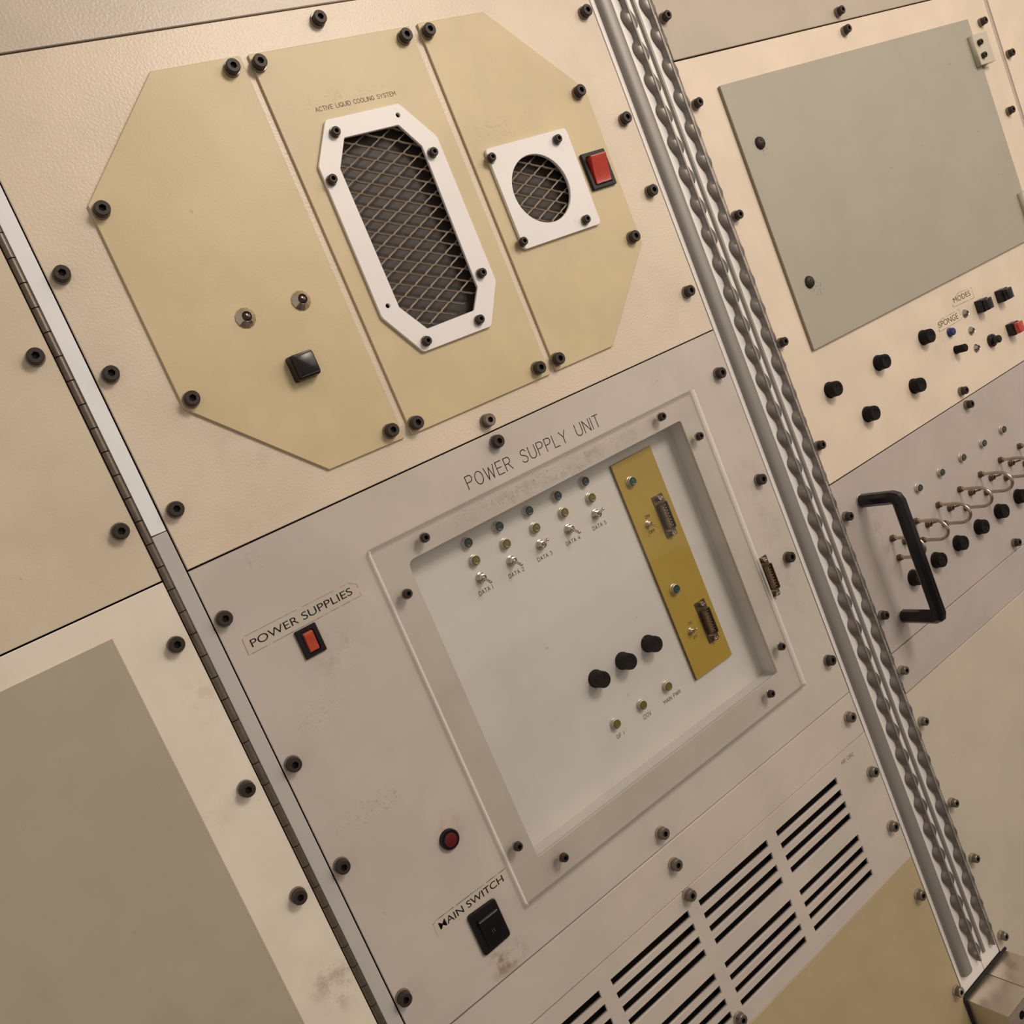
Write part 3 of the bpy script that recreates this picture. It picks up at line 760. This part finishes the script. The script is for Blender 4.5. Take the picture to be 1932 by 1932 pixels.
lc = tag(plate('wall_panel', rect(EXT['L'], -38.2, 97.6, EXT['T']), [], -3, 0, 'cream_left', bevel=.4),
    'cream panel to the left of the hinge, upper', 'panel')
screws(lc, [(67, 671), (229, 1002)], 0, 'L')
lw = tag(plate('wall_panel', rect(EXT['L'], EXT['B'], 97.6, -39.4), [], -3, 0, 'white_left', bevel=.4),
    'off-white panel to the left of the hinge with a grey-green inset', 'panel')
screws(lw, [(334, 1216), (468, 1490), (566, 1693)], 0, 'L')
inset = rounded([(EXT['L'] + 20, -900), (56.9, -900), (56.8, -57.6), (EXT['L'] + 20, -57.6)], [0, 0, .3, 0])
plate('inset_sheet', inset, [], .05, 1.0, 'green_dark', lw, .2, 'grey-green sheet', edge='cream_left')

# ================================================================ CHANNEL WITH TWISTED STRIPS
chn = link(bpy.data.objects.new('metal_channel', None), (CX0 + CX1) / 2, -757, 0)
tag(chn, 'aluminium channel with a rounded bar and two twisted metal strips', 'channel')
ZB = -757.0
def rel(me_f): return me_f
obj('base_sheet', plate_mesh(rect(CX0, ZB, 656.8, EXT['T']), [], -3, -.4, .2, (652, -757, 0)), 'base_strip', 652, -757, 0, chn)
obj('base_sheet', plate_mesh(rect(657.2, ZB, CX1, EXT['T']), [], -3, -.4, .2, (652, -757, 0)), 'base_strip', 652, -757, 0, chn)
def strip_profile(sec, z0, z1, smooth=40, slant=0):
    """constant section [(x, out)] run from z0 to z1 (mm, relative)"""
    bm = bmesh.new(); a = [bm.verts.new((x / 1000, -o / 1000, (z0 + slant * (x)) / 1000)) for x, o in sec]; b = [bm.verts.new((x / 1000, -o / 1000, z1 / 1000)) for x, o in sec]
    n = len(a); bm.faces.new(a); bm.faces.new(b)
    for k in range(n): bm.faces.new((a[k], a[(k + 1) % n], b[(k + 1) % n], b[k]))
    return from_bm(bm, smooth)
half = [(-8, -.4)] + [(-8 * math.cos(PI * k / 16), .8 + 4.8 * math.sin(PI * k / 16)) for k in range(17)] + [(8, -.4)]
obj('rounded_bar', strip_profile(half, 18, EXT['T'] + 757), 'bar', 630.6, -757, 0, chn, 'dull half-round aluminium bar')
obj('centre_rib', strip_profile([(-2.3, -.4), (-2.3, .5), (-1.2, 1.8), (1.2, 1.8), (2.3, .5), (2.3, -.4)], 17, EXT['T'] + 757, 25), 'bar', 665.0, -757, 0, chn)
def twisted(z0, z1, w, th, half_pitch, ph, co):
    bm = bmesh.new(); prev = None; n = int((z1 - z0) / (half_pitch / 14))
    sec = [(-w / 2, -th / 2), (-w / 4, -th / 2), (0, -th / 2), (w / 4, -th / 2), (w / 2, -th / 2), (w / 2, th / 2), (w / 4, th / 2), (0, th / 2), (-w / 4, th / 2), (-w / 2, th / 2)]
    for i in range(n + 1):
        z = z0 + (z1 - z0) * i / n; th_ = ph + PI * z / half_pitch; a = th_ + .36 * math.sin(2 * th_)
        ring = [bm.verts.new(((x * math.cos(a) - y * math.sin(a)) / 1000, -(co + x * math.sin(a) + y * math.cos(a)) / 1000, z / 1000)) for x, y in sec]
        if prev:
            for k in range(10): bm.faces.new((prev[k], prev[(k + 1) % 10], ring[(k + 1) % 10], ring[k]))
        else: bm.faces.new(ring)
        prev = ring
    bm.faces.new(prev); me = from_bm(bm, 50); me.materials.append(M['twist']); me.materials.append(M['twist_edge'])
    for f in me.polygons:
        v_ = [me.vertices[i].co for i in f.vertices]
        f.material_index = 1 if len(v_) == 4 and min((v_[k] - v_[(k + 1) % 4]).length for k in range(4)) > 0 and sorted((v_[k] - v_[(k + 1) % 4]).length for k in range(4))[0] < .0 else 0
    for i, f in enumerate(me.polygons[:]):
        if len(f.vertices) == 4 and (i - 1) % 10 in (4, 9): f.material_index = 1
    return me
def lobed(z0, z1, ph):
    """metal strip with a straight raised spine and curved side lobes that swell and pinch along it"""
    bm = bmesh.new(); prev = None; n = int((z1 - z0) / 1.7)
    for i in range(n + 1):
        z = z0 + (z1 - z0) * i / n; t = (z / 28.4 + ph) % 1.0
        b_ = max(0.0, math.sin(PI * min(1, t / .74))) ** .8; w_ = 1.9 + 5.2 * b_; sk = 2.6 * b_
        sec = [(-w_, .6, z + sk), (-w_ * .7, 1.8 + 1.6 * b_, z + sk * .6), (-1.1, 4.6, z), (-.9, 5.4, z), (.9, 5.4, z), (1.1, 4.6, z), (w_ * .75, 3.4, z - sk * .6), (w_, 1.2 + 1.8 * b_, z - sk), (w_ - .5, .2, z - sk), (-w_ + .5, .1, z + sk)]
        ring = [bm.verts.new((x / 1000, -o_ / 1000, zz_ / 1000)) for x, o_, zz_ in sec]
        if prev:
            for k in range(10):
                f = bm.faces.new((prev[k], prev[(k + 1) % 10], ring[(k + 1) % 10], ring[k])); f.material_index = 1 if k == 3 else 0
        prev = ring
    me = from_bm(bm, 50); me.materials.append(M['twist']); me.materials.append(M['twist_edge']); return me
for tx, ph in ((651.6, 0.33), (678.6, 0.05)):
    obj('twisted_strip', lobed(17, EXT['T'] + 757, ph), 'twist', tx, -757, 0, chn, 'metal strip with a straight spine and curved side lobes')
# end block
blk = link(bpy.data.objects.new('end_block', None), 655.5, -900, 0)
tag(blk, 'brushed metal block of two halves at the foot of the channel', 'block')
for a, b in ((616.0, 656.7), (657.4, 695.0)):
    ox = (a + b) / 2
    obj('block_half', box(a - ox, b - ox, 0, 139, .2, 46, .5), 'block', ox, -900, 0, blk)
obj('gasket', box(-41, 41, 0, 2.6, -2, 1.8, .4), 'gasket', 655.5, -760.4, 0, blk, 'black rubber seal')
obj('gasket', box(.4, 3.0, 0, 140, .0, 2.4, .4), 'gasket', 612.8, -900, 0, blk)
x, z = U(1928, 1915, 46); obj('bolt_hole', lathe([(4.2, .02), (4.2, .1), (0, .1)], 20), 'dark', x, z, 46.0, blk)

# ================================================================ RIGHT COLUMN
RE = 1211.0
tr = tag(plate('wall_panel', rect(RX, 196.2, RE, EXT['T']), [], -3, 0, 'top_right', bevel=.4),
    'pale olive panel at the top, right of the channel', 'panel')
screws(tr, [(1260, 28), (1589, 18)], 0, 'M')
rc = tag(plate('instrument_panel', rect(RX, -222.6, RE, 194.8), [], -3, 0, 'cream_right', bevel=.4),
    'cream panel right of the channel with knobs, buttons and a sage door', 'panel')
screws(rc, [(1320, 192), (1396, 404), (1481, 644), (1552, 839), (1601, 53), (1859, 38), (1911, 206), (1822.5, 736)], 0, 'M')
dr = tag(plate('hatch_door', rounded([(728.4, -98), (1160, -98), (1160, 163.8), (729.4, 163.8)], 1.0), [], .3, 3.4, 'green', bevel=.4, edge='edge_olive'),
    'sage green hatch door hinged on its right side', 'door')
dm = lathe([(6.2, 0), (6.2, .6), (5.4, 2.2), (3.6, 3.4), (1.6, 4.0), (0, 4.1)], 24)
sl = box(-3.2, 3.2, -.4, .4, 3.0, 4.05)
for px in ((1437, 268), (1530.5, 531)):
    x, z = U(*px, 6); o = obj('latch_stud', dm, 'cap', x, z, 3.4, dr); s_ = obj('slot', sl, 'socket', x, z, 3.4, o); s_.rotation_euler.y = .8
for zt in (143.7, -43.3):
    o = plate('hinge_leaf', rect(1146.0, zt - 35.0, 1177.0, zt), [], 3.4, 10, 'hinge_plate', dr, .4, 'pale rectangular hinge block')
    obj('hinge_pin', tube([(0, -38.5, 0), (0, 0, 0)], 3.2, 12), 'hinge_plate', 1163.0, zt, 4.6, o)
    for dz in (10.5, 25.5): obj('cap_screw', cap_variant('S', 'cap'), 'cap', 1154.0, zt - dz, 10, o)
c9 = crop(1560, 520, 5.194)
for px in ((95, 1095), (465, 1340), (575, 830), (925, 1060), (1015, 575)): pass
for x, z in ((733.6, -140.6), (773.6, -181.4), (815.2, -140.6), (856.6, -181.0), (897.6, -140.2)): knob(rc, x, z, 0, 7.9, 10.5, random.uniform(-1, 1))
x, z = c9(1243, 545, 5); o = obj('push_button', lathe([(5.0, 0), (5.0, 1.2), (4.3, 1.6)], 20), 'blue', x, z, 0, rc, 'small round blue button')
obj('button_cap', lathe([(4.2, 1.0), (4.2, 4.6), (3.6, 5.4), (0, 5.6)], 20), 'blue', x, z, 0, o)
x, z = c9(1338, 710, 9); o = obj('push_button', lathe([(4.6, 0), (4.6, 1.0), (4.3, 1.2), (4.3, 11.6), (3.8, 12.2), (0, 12.2)], 24), 'knob', x, z, 0, rc, 'slim black cylindrical button')
for px in ((1375, 365), (1435, 535), (1487, 705)):
    x, z = c9(*px, 3); o = obj('indicator_lamp', lathe([(4.9, 0), (4.9, .7), (2.6, 3.6), (2.3, 3.4), (2.2, 2.4)], 12, smooth=5), 'chrome', x, z, 0, rc); obj('lens', lathe([(2.3, 1), (2.2, 3.0), (0, 3.7)], 16), 'lens_dark', x, z, 0, o)
x, z = c9(1640, 630, 4); o = obj('push_button', lathe([(7.2, 0), (7.2, 3.0), (6.0, 4.4), (4.6, 4.6)], 28), 'black_gloss', x, z, 0, rc, 'round black push button with a collar')
obj('button_cap', lathe([(4.4, 4.0), (4.4, 10.0), (3.6, 11.0), (0, 11.2)], 24), 'black_gloss', x, z, 0, o)
for px, mt, lb in (((1545, 285), 'black_gloss', None), ((1742, 185), 'black_gloss', None), ((1850, 512), 'red', 'square push button with a bright red cap')):
    x, z = c9(*px, 7); o = obj('push_button', box(-6.5, 6.5, -7.2, 7.2, 0, 9, .7), 'black_gloss', x, z, 0, rc, lb)
    obj('button_cap', box(-5.6, 5.6, -6.2, 6.2, 8.8, 14, .7), mt, x, z, 0, o)
for txt, poly, s, e, t_ in (('MODES', [(1238, 312), (1232, 240), (1288, 168), (1415, 120), (1442, 215)], (1248, 272), (1408, 192), (1236, 222)),
                            ('SPONGE', [(1103, 552), (1088, 470), (1120, 428), (1295, 330), (1322, 425)], (1102, 516), (1290, 418), (1086, 462))):
    lab = [c9(*p) for p in poly]
    t = plate('sticker', lab, [], .05, .2, 'tape_cream', rc, 0, 'small clear sticker reading ' + txt); frame_line(lab, .4, .2, 'tape_edge', t)
    font_text(txt, c9(*s), c9(*e), c9(*t_), .2, 'ink', t, bold=-.006)
# ---- jack panel
jp = tag(plate('patch_panel', rect(RX, -406.4, RE, -223.8), [], -3, 0, 'grey_right', bevel=.4),
    'grey panel with a black pull handle and a row of bent metal tubes', 'panel')
screws(jp, [(1833, 762), (1604.5, 974), (1672, 1161), (1922.5, 1023)], 0, 'M')
PX = 42.15
for k in range(4): indicator(jp, 807.6 + k * PX + (k > 1) * 0, -276.9, 0, 'lens_dark')
indicator(jp, 807.6 + 4 * PX, -276.9, 0, 'lens_dark')
for k in range(6): knob(jp, 755.6 + k * PX, -355.0, 0, 8.3, 8.8, random.uniform(-1, 1))
nut = lathe([(3.6, 0), (3.6, 2.4), (3.1, 2.7), (2.6, 2.7), (2.6, 4.6), (1.6, 5.0)], 18, hexes=(0, 1))
R2 = 10.8
arc = [(0, 0, 1)] + [(0, 0, 12), (0, 0, 21)] + [(0, -R2 + R2 * math.cos(a), 21 + R2 * 1.15 * math.sin(a)) for a in [PI * q / 12 for q in range(1, 12)]] + [(0, -2 * R2, 21), (0, -2 * R2, 12), (0, -2 * R2, 1)]
ut = tube(arc, 1.75, 12)
for k in range(7):
    x = 745.4 + k * 42.1
    o = obj('bent_tube', ut, 'steel', x, -305.9, 0, jp)
    obj('hex_nut', nut, 'brass', x, -305.9, 0, o); obj('hex_nut', nut, 'brass', x, -305.9 - 2 * R2, 0, o)
    toggle(jp, x + 16.5, -316.5, 0, up=1, s=.9, mat='brass', tilt=14)
# pull handle
hx0, hz0, hz1 = 721.0, -254.2, -381.6
o = None
HR, HO = 6.4, 42.0
def octo_tube(pts, w, d):
    """eight-sided bar swept through (z, out) points lying in one plane"""
    bm = bmesh.new(); rings = []; n = len(pts)
    for i, (z, ou) in enumerate(pts):
        p = Vector((z, ou)); a = Vector(pts[max(i - 1, 0)]); b = Vector(pts[min(i + 1, n - 1)])
        if i in (0, n - 1): nn = (b - a).normalized(); nn = Vector((-nn.y, nn.x)); s_ = 1
        else:
            t1 = (p - a).normalized(); t2 = (b - p).normalized(); bis = (t1 + t2).normalized(); nn = Vector((-bis.y, bis.x)); s_ = 1 / max(.6, bis.dot(t1))
        ring = []
        for (u, v) in ((-1, -.45), (-.45, -1), (.45, -1), (1, -.45), (1, .45), (.45, 1), (-.45, 1), (-1, .45)):
            q = p + nn * (v * d * s_); ring.append(bm.verts.new((u * w / 1000, -q.y / 1000, q.x / 1000)))
        rings.append(ring)
    for A, B in zip(rings, rings[1:]):
        for k in range(8): bm.faces.new((A[k], A[(k + 1) % 8], B[(k + 1) % 8], B[k]))
    bm.faces.new(rings[0]); bm.faces.new(rings[-1]); return from_bm(bm, 25)
hcz = (hz0 + hz1) / 2; hh = (hz0 - hz1) / 2
hp = [(hh, 1.2), (hh, HO - 5), (hh - 1.4, HO - 1.4), (hh - 5, HO)] + [(-hh + 5, HO), (-hh + 1.4, HO - 1.4), (-hh, HO - 5), (-hh, 1.2)]
hd = obj('pull_handle', octo_tube(hp, 6.2, 6.2), 'black_gloss', hx0 + 1, hcz, 0, jp, 'black faceted pull handle')
for zz in (hz0, hz1): obj('washer', lathe([(7.2, 0), (7.2, 1.0), (6.6, 1.3), (3, 1.3)], 24), 'washer_zinc', hx0 + 1, zz, 0, hd)
# ---- strip and lower sage panel, far panel
tag(plate('blank_strip', rect(RX, -451.4, RE, -407.4), [], -3, 0, 'grey_right', bevel=.4), 'narrow grey strip under the panel of bent tubes', 'panel')
gl = tag(plate('wall_panel', rect(RX, EXT['B'], RE, -452.2), [], -3, 0, 'green_lower', bevel=.4),
    'large sage panel at lower right of the channel', 'panel')
screws(gl, [(1709.5, 1265), (1747, 1361.5), (1804, 1516), (1843.5, 1620.5), (1897.5, 1767.5)], 0, 'M', 'cap_lit', 'washer_zinc')
tag(plate('edge_trim', rect(RE + .3, EXT['B'], 1218.4, EXT['T']), [], -3, -.8, 'top_right', bevel=.3), 'slim pale trim strip by the far right seam', 'strip')
fr = tag(plate('wall_panel', rect(1220.2, EXT['B'], EXT['R'], EXT['T']), [], -3, 0, 'cream_right', bevel=.4),
    'cream panel in the upper right corner beyond the trim strip', 'panel')
screws(fr, [(1911, 98)], 0, 'M')
